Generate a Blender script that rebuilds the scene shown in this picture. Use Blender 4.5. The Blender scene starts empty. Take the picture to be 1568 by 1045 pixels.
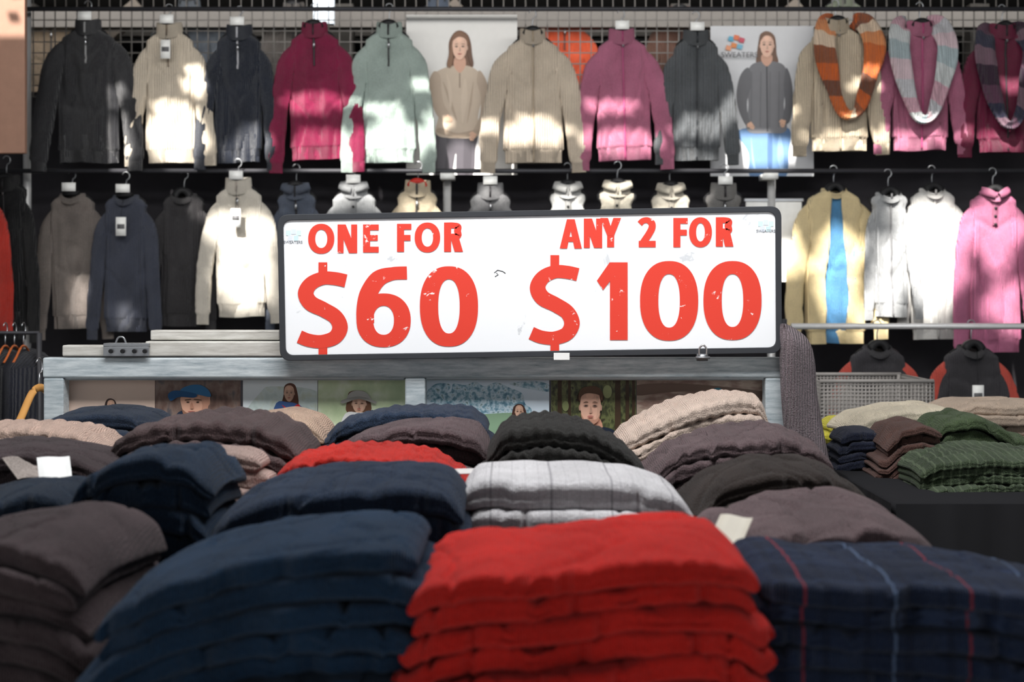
import bpy, math, random
import numpy as np
from mathutils import Vector, noise
random.seed(7)
F=2178.0; CX=784.0; HY=450.0; ZC=1.4      # survey constants used to turn measurements at a known depth into metres
def W(u,v,Y): return Vector(((u-CX)*Y/F, Y, ZC+(HY-v)*Y/F))
scn=bpy.context.scene
scn.view_settings.view_transform='Standard'
scn.view_settings.exposure=0.0

# ---------------------------------------------------------------- materials
def lin(c):
    o=[]
    for x in c[:3]:
        x=x/255.0
        o.append(x/12.92 if x<=0.04045 else ((x+0.055)/1.055)**2.4)
    return (o[0],o[1],o[2],1.0)
MC={}
def newmat(name):
    m=bpy.data.materials.new(name); m.use_nodes=True
    nt=m.node_tree; b=nt.nodes['Principled BSDF']
    return m,nt,b
def plain(col,rough=0.7,metal=0.0,name=None,spec=0.3,var=0.06,nscale=30):
    key=('p',col,rough,metal,var)
    if key in MC: return MC[key]
    m,nt,b=newmat(name or 'paint_%d_%d_%d'%col)
    c=lin(col); b.inputs['Roughness'].default_value=rough; b.inputs['Metallic'].default_value=metal
    b.inputs['Specular IOR Level'].default_value=spec
    tc=nt.nodes.new('ShaderNodeTexCoord'); n=nt.nodes.new('ShaderNodeTexNoise'); n.inputs['Scale'].default_value=nscale
    n.inputs['Detail'].default_value=4
    nt.links.new(tc.outputs['Object'],n.inputs['Vector'])
    mx=nt.nodes.new('ShaderNodeMix'); mx.data_type='RGBA'
    mx.inputs[6].default_value=tuple(max(0,x*(1-2*var)) for x in c[:3])+(1,)
    mx.inputs[7].default_value=tuple(min(1,x*(1+2*var)) for x in c[:3])+(1,)
    nt.links.new(n.outputs['Fac'],mx.inputs[0]); nt.links.new(mx.outputs[2],b.inputs['Base Color'])
    MC[key]=m; return m
def knit(col,rib=52,heather=0.3,bump=1.0,lines=(),name=None,axis='X',dist=0.006,hs=300,sheen=0.12,ribw=1.0):
    key=('k',col,rib,heather,bump,tuple(lines),axis,dist,hs,ribw,sheen)
    if key in MC: return MC[key]
    m,nt,b=newmat(name or 'knit_%d_%d_%d'%col)
    N=nt.nodes; L=nt.links; c=lin(col)
    heather=min(heather,0.12/max(max(c[:3]),0.12)+0.0) if max(c[:3])>0.4 else heather
    b.inputs['Roughness'].default_value=1.0; b.inputs['Specular IOR Level'].default_value=0.03
    b.inputs['Sheen Weight'].default_value=sheen; b.inputs['Sheen Roughness'].default_value=0.5
    tc=N.new('ShaderNodeTexCoord')
    n1=N.new('ShaderNodeTexNoise'); n1.inputs['Scale'].default_value=hs; n1.inputs['Detail'].default_value=3
    n2=N.new('ShaderNodeTexNoise'); n2.inputs['Scale'].default_value=9; n2.inputs['Detail'].default_value=4
    L.new(tc.outputs['Object'],n1.inputs['Vector']); L.new(tc.outputs['Object'],n2.inputs['Vector'])
    wv=N.new('ShaderNodeTexWave'); wv.wave_type='BANDS'; wv.bands_direction=axis
    wv.inputs['Scale'].default_value=rib; wv.inputs['Distortion'].default_value=1.2; wv.inputs['Detail'].default_value=2
    L.new(tc.outputs['Object'],wv.inputs['Vector'])
    add=N.new('ShaderNodeMath'); add.operation='ADD'; L.new(n1.outputs['Fac'],add.inputs[0]); L.new(n2.outputs['Fac'],add.inputs[1])
    ws=N.new('ShaderNodeMath'); ws.operation='MULTIPLY_ADD'; ws.inputs[1].default_value=0.24*ribw; L.new(wv.outputs['Fac'],ws.inputs[0]); L.new(add.outputs[0],ws.inputs[2])
    mr=N.new('ShaderNodeMapRange'); mr.inputs[1].default_value=0.75+0.05*ribw; mr.inputs[2].default_value=1.25+0.2*ribw
    L.new(ws.outputs[0],mr.inputs[0])
    mx=N.new('ShaderNodeMix'); mx.data_type='RGBA'
    mx.inputs[6].default_value=tuple(x*(1-heather) for x in c[:3])+(1,)
    mx.inputs[7].default_value=tuple(min(1,x*(1+heather)+0.001) for x in c[:3])+(1,)
    L.new(mr.outputs[0],mx.inputs[0]); out=mx.outputs[2]
    if lines:
        g=N.new('ShaderNodeNewGeometry'); sp=N.new('ShaderNodeSeparateXYZ'); L.new(g.outputs['Position'],sp.inputs[0])
        for (ax,per,off,wid,lc,st) in lines:
            a=N.new('ShaderNodeMath'); a.operation='ADD'; a.inputs[1].default_value=-off; L.new(sp.outputs[ax],a.inputs[0])
            d=N.new('ShaderNodeMath'); d.operation='PINGPONG'; d.inputs[1].default_value=per/2; L.new(a.outputs[0],d.inputs[0])
            q=N.new('ShaderNodeMath'); q.operation='LESS_THAN'; q.inputs[1].default_value=wid/2; L.new(d.outputs[0],q.inputs[0])
            s=N.new('ShaderNodeMath'); s.operation='MULTIPLY'; s.inputs[1].default_value=st; L.new(q.outputs[0],s.inputs[0])
            x=N.new('ShaderNodeMix'); x.data_type='RGBA'; x.inputs[7].default_value=lin(lc)
            L.new(s.outputs[0],x.inputs[0]); L.new(out,x.inputs[6]); out=x.outputs[2]
    L.new(out,b.inputs['Base Color'])
    a2=N.new('ShaderNodeMath'); a2.operation='MULTIPLY_ADD'; a2.inputs[1].default_value=ribw; L.new(wv.outputs['Fac'],a2.inputs[0]); L.new(n1.outputs['Fac'],a2.inputs[2])
    bp=N.new('ShaderNodeBump'); bp.inputs['Strength'].default_value=bump; bp.inputs['Distance'].default_value=dist
    L.new(a2.outputs[0],bp.inputs['Height']); L.new(bp.outputs['Normal'],b.inputs['Normal'])
    MC[key]=m; return m
def galv(name='galvanised_steel',c1=(150,162,168),c2=(205,212,214),rust=True):
    if name in MC: return MC[name]
    m,nt,b=newmat(name); N=nt.nodes; L=nt.links
    tc=N.new('ShaderNodeTexCoord'); mp=N.new('ShaderNodeMapping'); mp.inputs['Scale'].default_value=(3,20,25)
    L.new(tc.outputs['Object'],mp.inputs[0])
    n=N.new('ShaderNodeTexNoise'); n.inputs['Scale'].default_value=4; n.inputs['Detail'].default_value=8; n.inputs['Roughness'].default_value=0.7
    L.new(mp.outputs[0],n.inputs['Vector'])
    cr=N.new('ShaderNodeValToRGB'); cr.color_ramp.elements[0].position=0.35; cr.color_ramp.elements[0].color=lin(c1)
    cr.color_ramp.elements[1].position=0.65; cr.color_ramp.elements[1].color=lin(c2)
    e=cr.color_ramp.elements.new(0.27); e.color=lin((95,98,98))
    L.new(n.outputs['Fac'],cr.inputs[0]); L.new(cr.outputs[0],b.inputs['Base Color'])
    b.inputs['Roughness'].default_value=0.5; b.inputs['Metallic'].default_value=0.15
    MC[name]=m; return m
def print_noise(name,cols,scale,stretch=(1,1,1)):
    if name in MC: return MC[name]
    m,nt,b=newmat(name); N=nt.nodes; L=nt.links
    tc=N.new('ShaderNodeTexCoord'); mp=N.new('ShaderNodeMapping'); mp.inputs['Scale'].default_value=stretch
    L.new(tc.outputs['Object'],mp.inputs[0])
    n=N.new('ShaderNodeTexNoise'); n.inputs['Scale'].default_value=scale; n.inputs['Detail'].default_value=5
    L.new(mp.outputs[0],n.inputs['Vector'])
    cr=N.new('ShaderNodeValToRGB'); els=cr.color_ramp.elements
    els[0].position=0.3; els[0].color=lin(cols[0]); els[1].position=0.7; els[1].color=lin(cols[-1])
    for i,c in enumerate(cols[1:-1]):
        e=els.new(0.3+0.4*(i+1)/(len(cols)-1)); e.color=lin(c)
    L.new(n.outputs['Fac'],cr.inputs[0]); L.new(cr.outputs[0],b.inputs['Base Color']); b.inputs['Roughness'].default_value=0.45
    MC[name]=m; return m
def worn(name,col,under,thr=0.66,scale=26):
    if name in MC: return MC[name]
    m,nt,b=newmat(name); N=nt.nodes; L=nt.links
    tc=N.new('ShaderNodeTexCoord'); n=N.new('ShaderNodeTexNoise'); n.inputs['Scale'].default_value=scale; n.inputs['Detail'].default_value=10; n.inputs['Roughness'].default_value=0.65
    n.inputs['Distortion'].default_value=0.6
    L.new(tc.outputs['Object'],n.inputs['Vector'])
    cr=N.new('ShaderNodeValToRGB'); cr.color_ramp.elements[0].position=thr; cr.color_ramp.elements[0].color=lin(col)
    cr.color_ramp.elements[1].position=thr+0.02; cr.color_ramp.elements[1].color=lin(under)
    L.new(n.outputs['Fac'],cr.inputs[0]); L.new(cr.outputs[0],b.inputs['Base Color']); b.inputs['Roughness'].default_value=0.5
    MC[name]=m; return m

# ---------------------------------------------------------------- mesh builder
class MB:
    def __init__(s): s.v=[]; s.f=[]; s.m=[]; s.mats=[]
    def mi(s,mat):
        if mat not in s.mats: s.mats.append(mat)
        return s.mats.index(mat)
    def face(s,idx,mat): s.f.append(tuple(idx)); s.m.append(s.mi(mat))
    def loft(s,rings,mat,closed=True,cap0=True,cap1=True,mfun=None):
        base=len(s.v); n=len(rings[0])
        for r in rings: s.v.extend([tuple(p) for p in r])
        for i in range(len(rings)-1):
            for j in range(n if closed else n-1):
                k=(j+1)%n
                mt=mat if mfun is None else (mfun(i,j) or mat)
                s.face((base+i*n+j,base+i*n+k,base+(i+1)*n+k,base+(i+1)*n+j),mt)
        if closed and cap0: s.face([base+j for j in range(n)][::-1],mat)
        if closed and cap1: s.face([base+(len(rings)-1)*n+j for j in range(n)],mat)
    def tube(s,path,r,mat,n=8,rs=None,sy=1.0):
        path=[Vector(p) for p in path]; rings=[]
        for i,p in enumerate(path):
            a=path[max(0,i-1)]; b=path[min(len(path)-1,i+1)]
            t=(b-a).normalized(); up=Vector((0,1,0)) if abs(t.y)<0.9 else Vector((1,0,0))
            e1=t.cross(up).normalized(); e2=t.cross(e1).normalized(); rr=rs[i] if rs else r
            rings.append([p+e1*rr*math.cos(2*math.pi*k/n)+e2*rr*sy*math.sin(2*math.pi*k/n) for k in range(n)])
        s.loft(rings,mat)
    def box(s,a,b,mat):
        x0,y0,z0=a; x1,y1,z1=b; i=len(s.v)
        s.v+= [(x0,y0,z0),(x1,y0,z0),(x1,y1,z0),(x0,y1,z0),(x0,y0,z1),(x1,y0,z1),(x1,y1,z1),(x0,y1,z1)]
        for f in ((0,3,2,1),(4,5,6,7),(0,1,5,4),(1,2,6,5),(2,3,7,6),(3,0,4,7)): s.face([i+k for k in f],mat)
    def obox(s,c,ex,ey,ez,mat):
        c=Vector(c); ex=Vector(ex); ey=Vector(ey); ez=Vector(ez); i=len(s.v)
        for sz in (-1,1):
            for sx,sy in ((-1,-1),(1,-1),(1,1),(-1,1)): s.v.append(tuple(c+ex*sx+ey*sy+ez*sz))
        for f in ((0,3,2,1),(4,5,6,7),(0,1,5,4),(1,2,6,5),(2,3,7,6),(3,0,4,7)): s.face([i+k for k in f],mat)
    def flat(s,pts,mat):
        i=len(s.v); s.v+=[tuple(p) for p in pts]; s.face([i+k for k in range(len(pts))],mat)
    def obj(s,name,smooth=True,bevel=0,parent=None,sub=0):
        A=np.array(s.v,dtype=float); c=(A.min(0)+A.max(0))/2
        me=bpy.data.meshes.new(name); me.from_pydata([tuple(p) for p in (A-c)],[],s.f)
        for m in s.mats: me.materials.append(m)
        me.polygons.foreach_set('material_index',s.m)
        me.polygons.foreach_set('use_smooth',[smooth]*len(s.f)); me.update()
        o=bpy.data.objects.new(name,me); o.location=c; scn.collection.objects.link(o)
        if bevel:
            b=o.modifiers.new('bevel','BEVEL'); b.width=bevel; b.segments=2; b.limit_method='ANGLE'
        if parent: o.parent=parent
        return o
def empty(name):
    e=bpy.data.objects.new(name,None); scn.collection.objects.link(e); e.empty_display_size=0.1; return e
def cat(pts,closed=False,n=6):
    P=[Vector(p) for p in pts]; out=[]; N=len(P)
    R=range(N) if closed else range(N-1)
    for i in R:
        if closed: p0,p1,p2,p3=P[(i-1)%N],P[i],P[(i+1)%N],P[(i+2)%N]
        else: p0,p1,p2,p3=P[max(i-1,0)],P[i],P[i+1],P[min(i+2,N-1)]
        for k in range(n):
            t=k/n; out.append(0.5*((2*p1)+(p2-p0)*t+(2*p0-5*p1+4*p2-p3)*t*t+(3*p1-p0-3*p2+p3)*t*t*t))
    if not closed: out.append(P[-1])
    return out
def ss(x): x=max(0,min(1,x)); return x*x*(3-2*x)
def nz(a,b,c): return noise.noise(Vector((a,b,c)))

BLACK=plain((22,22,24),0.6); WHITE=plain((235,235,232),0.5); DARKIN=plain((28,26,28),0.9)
STEEL=plain((150,152,155),0.35,0.8); CHROME=plain((190,192,195),0.3,0.9)

# ---------------------------------------------------------------- garments on hangers
def sweater(name,x0,x1,top,hem,Y,col,zipp='half',neck='collar',cap='white',seed=0,cuff=None,hood=False,
            inner=None,tag=False,rib=44,tilt=0.0,heather=0.3,zipcol=(40,38,40),trim=None,out=0.430,bump=1.0,hook=True,cable=0.0,sheen=0.12):
    s=Y/F; Wd=(x1-x0)*s; cx=((x0+x1)/2-CX)*s; zt=ZC+(HY-top)*s; L=(hem-top)*s
    Lc=L*1.02 if cuff is None else (cuff-top)*s
    m=knit(col,rib,heather,bump,sheen=sheen); m2=knit(col,80,heather,1.0,sheen=sheen); mb=MB(); k=Wd/0.44
    c=0.048 if neck=='collar' else 0.03; im=knit(inner,rib) if inner else None; tm=knit(trim,rib) if trim else None
    ds=[0,0.012,0.032,0.06,0.095,0.14,0.21,0.5*L,L-c-0.06,L-c-0.052,L-c-0.02,L-c]
    hw=[0.052,0.074,0.105*k**.5,0.20*Wd+0.04,0.265*Wd+0.010,0.282*Wd,0.278*Wd,0.282*Wd,0.298*Wd,0.280*Wd,0.268*Wd,0.272*Wd]
    hw[3]=min(hw[3],hw[4]*0.90)
    hd=[0.042,0.042,0.040,0.036,0.034,0.034,0.034,0.034,0.034,0.028,0.028,0.028]
    def prof(d,arr): return float(np.interp(d,ds,arr))
    def surf(x,sg,d,y):
        a=ss(d/0.14)
        f=0.016*nz(x*8+seed*3.3,d*1.8,seed*1.7+sg*5)+0.008*nz(x*20,d*6+seed,seed)
        v1=nz(x*13+seed*2+1.5*nz(x*3,d*3,seed),d*2.2,seed+11); f-=0.012*max(0,1-abs(v1)/0.14)*ss((d-0.12)/0.2)
        v2=nz((abs(x)+d*0.9)*9+seed,(abs(x)-d)*3,seed+21); f-=0.010*max(0,1-abs(v2)/0.12)*(1-ss((d-0.32)/0.15))
        f+=0.007*math.sin(x*38+seed+3.0*nz(seed,d*3,1))*ss((d-0.15)/0.4)
        if cable: f+=cable*math.cos(2*math.pi*x/0.045)
        return y-(-1 if sg>0 else 1)*f*a
    cs,sn=math.cos(tilt),math.sin(tilt)
    def put(x,y,z):
        return (cx+x*cs+(z*sn), Y+y, zt+z*cs - x*sn*0.6)
    NR=54; NA=84; dl=[(L-c)*((i/NR)**1.2) for i in range(NR+1)]
    dl=sorted(set(dl+[L-c-0.052,L-c-0.06,L-c-0.02])); rings=[]
    for d in dl:
        w=prof(d,hw)*(1+0.07*nz(d*7,seed*2.1,3.3)*ss((d-0.1)/0.1)); h=prof(d,hd); r=[]
        for j in range(NA):
            th=2*math.pi*j/NA; co,si=math.cos(th),math.sin(th)
            x=w*math.copysign(abs(co)**0.85,co); y=h*math.copysign(abs(si)**0.55,si)
            edge=abs(si)**0.5
            y2=surf(x,si,d,y); y=y+(y2-y)*edge
            zz=-c-d+0.008*nz(x*8,seed,9.1)*ss((d-0.3)/0.2)
            if d<0.05 and si<0: zz-=0.016*(1-d/0.05)*abs(si)**2
            r.append(put(x,y,zz))
        rings.append(r)
    hemi=len([d for d in dl if d<L-c-0.053])
    def mf(i,j):
        if inner:
            th=2*math.pi*(j+0.5)/NA
            if math.sin(th)<0 and abs(math.cos(th))<0.72: return im
        return m2 if i>=hemi else None
    mb.loft(rings,m,cap0=False,cap1=False,mfun=mf)
    mb.loft([rings[-1],[Vector(p)+Vector((0,0,0.12)) for p in rings[-1]]],m,cap0=False)
    if inner:
        for sg in (-1,1):
            RR=[]
            for d in dl:
                w=prof(d,hw)*1.03; g=0.022+0.032*ss(d/(L*0.8))+0.008*nz(d*8,sg,seed)-(0.02*ss((d-L*0.6)/(L*0.3)) if sg>0 else 0); row=[]
                h=prof(d,hd); g=min(g,w*0.5)
                for q in range(15):
                    x=g+(w-g)*q/14; u=min(1,(x/w)**(1/0.85)); si=math.sqrt(max(0,1-u*u)); y=-h*si**0.55
                    y=surf(sg*x,-1,d,y)-0.014
                    z=-c-d+0.004*nz(x*8,seed,9)-(0.016*(1-d/0.05)*si*si if d<0.05 else 0)
                    row.append(put(sg*x,y,z))
                row=[put(sg*(g+0.004),-h*0.8,-c-d)]+row+[put(sg*w,0.03,-c-d)]
                RR.append(row)
            mb.loft(RR,m,closed=False)
    for sg in (-1,1):
        oj=out+0.03*nz(seed,sg*3.1,0.5); ff=-0.024; bend=0.02*nz(seed,sg,4.4)
        P=cat([(sg*0.12*Wd,0.0,-c-0.045),(sg*0.20*Wd,0,-c-0.078),(sg*0.285*Wd,-0.004,-c-0.125),(sg*(0.34)*Wd,-0.014,-c-0.205),
               (sg*(oj-0.03+bend)*Wd,ff,-c-0.21-(Lc-c-0.21)*0.45),(sg*oj*Wd,ff-0.012,-Lc+0.055),(sg*(oj+0.006)*Wd,ff-0.012,-Lc)],n=8)
        n=len(P); rr=[]
        for i,p in enumerate(P):
            t=i/(n-1); r0=float(np.interp(t,[0,0.17,0.33,0.5,0.83,0.86,1.0],[0.024,0.038,0.046,0.045,0.039,0.030,0.031]))*k
            tg=(P[min(i+1,n-1)]-P[max(i-1,0)]).normalized(); e1=Vector((tg.z,0,-tg.x)); ring=[]
            for j in range(26):
                th=2*math.pi*j/26; co=math.cos(th); si=math.sin(th)
                am=ss((t-0.2)/0.2)*(1-ss((t-0.82)/0.05))
                w=1+0.24*nz(co*1.5+seed,si*1.5,p.z*14+sg*7)*am
                cz=nz(p.z*16+co*1.2,seed*2,sg*4.4); w-=0.18*max(0,1-abs(cz)/0.15)*am
                q=p+e1*r0*co*(0.5+0.5*w)+Vector((0,1,0))*r0*0.56*math.copysign(abs(si)**0.7,si)*w
                ring.append(put(q.x,q.y,q.z))
            rr.append(ring)
        cf=int(n*0.85)
        def smf(i,j):
            if tm and i<n*0.6 and (sg*math.cos(2*math.pi*(j+.5)/26)<-0.15): return tm
            return m2 if i>=cf else None
        mb.loft(rr,m,cap0=True,cap1=False,mfun=smf)
        mb.loft([rr[-1],[ (Vector(q)+Vector((0,0,0.06))) for q in rr[-1]]],m,cap0=False)
    NA2=32; tall=(neck=='collar')
    hgt=0.0 if tall else -0.018
    dip=0.018 if tall else 0.026
    colr=[]
    for (rad,z) in ((1.04,-c-0.014),(1.00,-c+0.004),(0.96,hgt-0.010),(0.94,hgt-0.002),(0.90,hgt),(0.84,hgt-0.006),(0.80,-c-0.01)):
        r=[]
        for j in range(NA2):
            th=2*math.pi*j/NA2; co,si=math.cos(th),math.sin(th)
            fr=max(0,-si)**3
            r.append(put(0.058*rad*co, 0.048*rad*si-0.008*fr, z-dip*fr+0.004*max(0,si)))
        colr.append(r)
    mb.loft(colr,m2,cap0=False,cap1=False)
    mb.flat([Vector(p)+Vector((0,0,0.004)) for p in colr[-1]],DARKIN)  # dark disc painted in place of the shade inside the neck
    if hood=='shawl' or zipp=='placket':
        for sg in (-1,1):
            a=[put(sg*0.004,-0.062,-0.030),put(sg*0.03,-0.052,-0.012),put(sg*0.056,-0.028,-0.002)]
            b=[put(sg*0.012,-0.068,-0.056),put(sg*0.042,-0.062,-0.046),put(sg*0.068,-0.036,-0.034)]
            mb.loft([cat(a,n=4),cat([(Vector(p)+Vector(q))/2+Vector((0,-0.006,0.004)) for p,q in zip(a,b)],n=4),cat(b,n=4),cat([Vector(p)+Vector((0,0.008,0.002)) for p in b],n=4)],m2,closed=False)
    def fy(x,d):
        h=prof(d,hd)
        return surf(x,-1,d,-h)
    if zipp and not inner:
        zl={'half':0.15,'full':L-c-0.004,'placket':0.14}[zipp]; zm=plain(zipcol,0.5)
        zs=np.linspace(0.0,zl,40); w=0.0034 if zipp!='placket' else 0.012
        zm2=m2 if zipp=='placket' else zm
        rr=[]
        for d in zs:
            y=fy(0,max(d,0.03))-0.005; z=-c-d-(0.016*(1-d/0.05) if d<0.05 else 0)
            rr.append([put(-w,y+0.004,z),put(-w,y-0.001,z),put(w,y-0.001,z),put(w,y+0.004,z)])
        mb.loft(rr,zm2)
        mb.box(put(-0.0034,-0.060,-c-0.018),put(0.0034,-0.050,-dip-0.002),zm2)
        if zipp=='placket':
            for q in range(4):
                d=0.03+q*0.035; p=put(0,fy(0,d)-0.008,-c-d)
                mb.tube([Vector(p)+Vector((0,0.003,0)),Vector(p)-Vector((0,0.003,0))],0.006,BLACK,n=10)
        else:
            d=0.05 if zipp=='half' else 0.02
            p=put(0.002,fy(0,d)-0.012,-c-d); mb.box(Vector(p)-Vector((0.004,0.002,0.022)),Vector(p)+Vector((0.004,0.002,0.006)),CHROME)
    hm=BLACK
    mb.tube([put(*p) for p in cat([(-0.17*Wd,0.0,-c-0.07),(-0.08,0,-c-0.02),(0,0,-0.022),(0.08,0,-c-0.02),(0.17*Wd,0,-c-0.07)],n=4)],0.008,hm)
    if hook:
        hk=[(0,0,-0.03),(0,0,0.03)]+[(0.016*math.sin(a)+0.0,0,0.045+0.018-0.018*math.cos(a)) for a in np.linspace(0.2,4.4,12)]
        mb.tube([put(*p) for p in hk],0.0025,STEEL,n=6)
    if cap:
        cm={'white':WHITE,'black':BLACK,'red':plain((170,40,30),0.6)}[cap]
        if cap=='white':
            mb.box(put(-0.030,-0.056,-0.012),put(0.030,-0.050,0.024),cm)
            mb.box(put(-0.032,-0.04,-0.03),put(0.032,0.0,-0.010),BLACK)
        else:
            rr=[]
            for a in np.linspace(-1.3,1.3,10):
                p=Vector((0.046*math.sin(a),-0.02,-0.030+0.042*math.cos(a)-0.006)); rr.append([put(p.x,p.y-0.02,p.z),put(p.x,p.y+0.012,p.z),put(p.x*0.5,p.y+0.012,p.z-0.025),put(p.x*0.5,p.y-0.02,p.z-0.025)])
            mb.loft(rr,cm)
    if tag:
        y=-0.085; zt2=-0.09 if isinstance(tag,bool) else -tag
        mb.box(put(-0.022,y-0.001,zt2-0.08),put(0.022,y+0.001,zt2),WHITE)
        mb.box(put(-0.016,y-0.002,zt2-0.05),put(0.016,y-0.001,zt2-0.03),plain((90,90,92),0.5))
        mb.tube([put(0,y,zt2),put(0.004,-0.06,-0.04)],0.001,BLACK,n=5)
    return mb.obj(name)

RY=6.2
row1=[
 ('black_half_zip_sweater',53,217,30,250,(40,40,44),dict(zipp='half',cap='white',zipcol=(150,150,150),cuff=264,sheen=0.22)),
 ('cream_half_zip_sweater',192,327,35,250,(212,199,180),dict(zipp='half',cap='white',tag=True,zipcol=(120,105,90),rib=30,cuff=256)),
 ('navy_half_zip_sweater',304,429,38,250,(24,31,46),dict(zipp='half',cap='white',zipcol=(170,170,175),cuff=262,sheen=0.2)),
 ('magenta_half_zip_sweater',410,553,34,246,(134,28,68),dict(zipp='half',cap='black',cuff=266)),
 ('mint_half_zip_sweater',526,666,34,250,(172,188,180),dict(zipp='half',cap='black',cuff=266)),
 ('beige_zip_cardigan',736,895,44,250,(202,187,168),dict(zipp='full',cap='black',cuff=266,zipcol=(150,135,115),rib=30)),
 ('pink_zip_cardigan',878,1025,44,247,(184,108,136),dict(zipp='full',cap='white',cuff=262,zipcol=(150,60,100))),
 ('grey_zip_cardigan',1002,1129,46,246,(84,87,90),dict(zipp='full',cap='white',cuff=254,rib=24,zipcol=(40,42,45),cable=0.004)),
 ('oatmeal_cardigan',1205,1354,28,232,(194,179,156),dict(zipp='full',cap='black',cuff=240,zipcol=(150,135,115),rib=30,cable=0.003)),
 ('rose_cardigan',1335,1481,32,231,(180,106,134),dict(zipp='full',cap='black',cuff=238,zipcol=(150,60,100))),
 ('burgundy_cardigan',1461,1608,36,234,(112,26,60),dict(zipp='full',cap='black',cuff=242)),
]
for i,(n,a,b,t,h,c,kw) in enumerate(row1):
    sweater(n,a,b,t,h,RY,c,seed=i*1.37+0.4,tilt=random.uniform(-0.03,0.03),**kw)
row2=[
 ('taupe_crew_sweater',50,172,290,503,(134,124,118),dict(zipp=None,neck='crew',cap='white',cuff=520)),
 ('slate_blue_sweater',136,250,292,508,(68,72,86),dict(zipp=None,neck='crew',cap='white',tag=0.12,cuff=520)),
 ('charcoal_sweater',226,338,290,500,(58,56,58),dict(zipp=None,neck='crew',cap='black',cuff=506)),
 ('ivory_half_zip_sweater',300,430,272,486,(226,218,204),dict(zipp='half',cap='white',tag=0.14,cuff=496,zipcol=(160,150,140))),
 ('steel_blue_shawl_sweater',404,504,280,500,(90,98,114),dict(zipp='half',cap='black',hood='shawl',cuff=505)),
 ('grey_polo_sweater',482,604,278,500,(168,170,172),dict(zipp='placket',cap='white')),
 ('sand_half_zip_sweater',586,694,276,500,(208,192,164),dict(zipp='half',cap='red')),
 ('ash_half_zip_sweater',696,806,280,500,(124,124,126),dict(zipp='half',cap='white')),
 ('pearl_button_sweater',826,912,278,500,(206,206,204),dict(zipp='placket',cap='black')),
 ('ivory_polo_sweater',905,985,276,500,(222,214,196),dict(zipp='placket',cap='black')),
 ('cream_polo_sweater',975,1076,280,500,(216,208,192),dict(zipp='placket',cap='black')),
 ('stone_grey_sweater',1066,1150,280,500,(130,128,126),dict(zipp='half',cap='white')),
 ('yellow_open_cardigan',1201,1352,282,526,(240,218,168),dict(zipp=None,inner=(86,146,194),neck='crew',cap='black',cuff=520)),
 ('silver_cardigan',1316,1404,288,486,(180,182,184),dict(zipp='full',neck='crew',cap='black',zipcol=(110,110,112))),
 ('white_zip_cardigan',1364,1490,282,520,(228,226,222),dict(zipp='full',neck='crew',cap='black',cuff=500,zipcol=(170,168,165))),
 ('pink_button_cardigan',1454,1586,286,540,(192,112,146),dict(zipp='placket',neck='crew',cap='black',cuff=548)),
]
for i,(n,a,b,t,h,c,kw) in enumerate(row2):
    sweater(n,a,b,t,h,RY-0.03 if i%2 else RY+0.03,c,seed=i*2.17+9.4,tilt=random.uniform(-0.035,0.035),**kw)
sweater('red_jacket',-116,24,272,505,6.0,(184,50,38),seed=31,cap='black')
sweater('black_jacket',-42,62,268,520,6.1,(26,26,28),seed=33,cap='black',zipp='full')
for i,(a,b) in enumerate(((1262,1424),(1406,1568))):
    sweater('charcoal_trimmed_sweater',a,b,522,720,5.6,(62,60,64),seed=41+i,cap='black',zipp=None,neck='crew',trim=(206,84,70),tag=(0.17 if i else False),out=0.45)
# scarves
def scarf(name,cols,xc,top,bot,hwid,Y,seed,bw=3):
    s=Y/F; mb=MB(); ms=[knit(c,30,0.25,1.0) for c in cols]
    cx=(xc-CX)*s; z0=ZC+(HY-top)*s; z1=ZC+(HY-bot)*s; H=z0-z1; hw=hwid*s
    P=cat([(cx-hw*0.3,Y+0.05,z0+0.0),(cx-hw*0.58,Y-0.02,z0-0.015),(cx-hw*0.74,Y-0.075,z0-H*0.28),(cx-hw*0.56,Y-0.085,z0-H*0.62),(cx-hw*0.26,Y-0.09,z0-H*0.90),(cx+hw*0.02,Y-0.095,z1+0.016),
           (cx+hw*0.30,Y-0.09,z0-H*0.88),(cx+hw*0.60,Y-0.085,z0-H*0.58),(cx+hw*0.78,Y-0.075,z0-H*0.26),(cx+hw*0.60,Y-0.02,z0-0.015),(cx+hw*0.3,Y+0.05,z0)],n=14)
    rings=[]; N=len(P)
    for i,p in enumerate(P):
        a=P[max(0,i-1)]; b=P[min(N-1,i+1)]; t=(b-a).normalized(); e1=t.cross(Vector((0,1,0))).normalized(); e2=t.cross(e1)
        q=abs(i/(N-1)-0.5)*2; ww=0.022+0.024*ss((q-0.1)/0.5)
        ww*=(1+0.2*nz(i*0.075,seed,2)); r=[]
        for j in range(36):
            th=2*math.pi*j/36; w=1+0.12*math.cos(6*th+i*0.03+seed)
            r.append(p+t*0.012*math.cos(th)+e1*ww*math.copysign(abs(math.cos(th))**0.8,math.cos(th))+e2*(0.010*math.copysign(abs(math.sin(th))**0.6,math.sin(th))*w+0.005*math.cos(3*math.cos(th)*2+seed+i*0.025)))
        rings.append(r)
    mb.loft(rings,ms[0],mfun=lambda i,j: ms[(i//bw)%len(ms)])
    return mb.obj(name)
scarf('striped_orange_scarf',[(186,96,48),(186,96,48),(204,132,84),(208,186,162),(136,80,54),(188,92,44),(108,68,52)],1294,34,186,50,RY,1,7)
scarf('striped_pastel_scarf',[(186,186,190),(196,156,168),(192,196,196),(158,172,176),(204,182,188)],1406,38,192,48,RY,2,8)
scarf('striped_plum_scarf',[(54,38,52),(88,58,76),(46,46,64),(112,88,100)],1535,48,200,46,RY,3,8)

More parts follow.
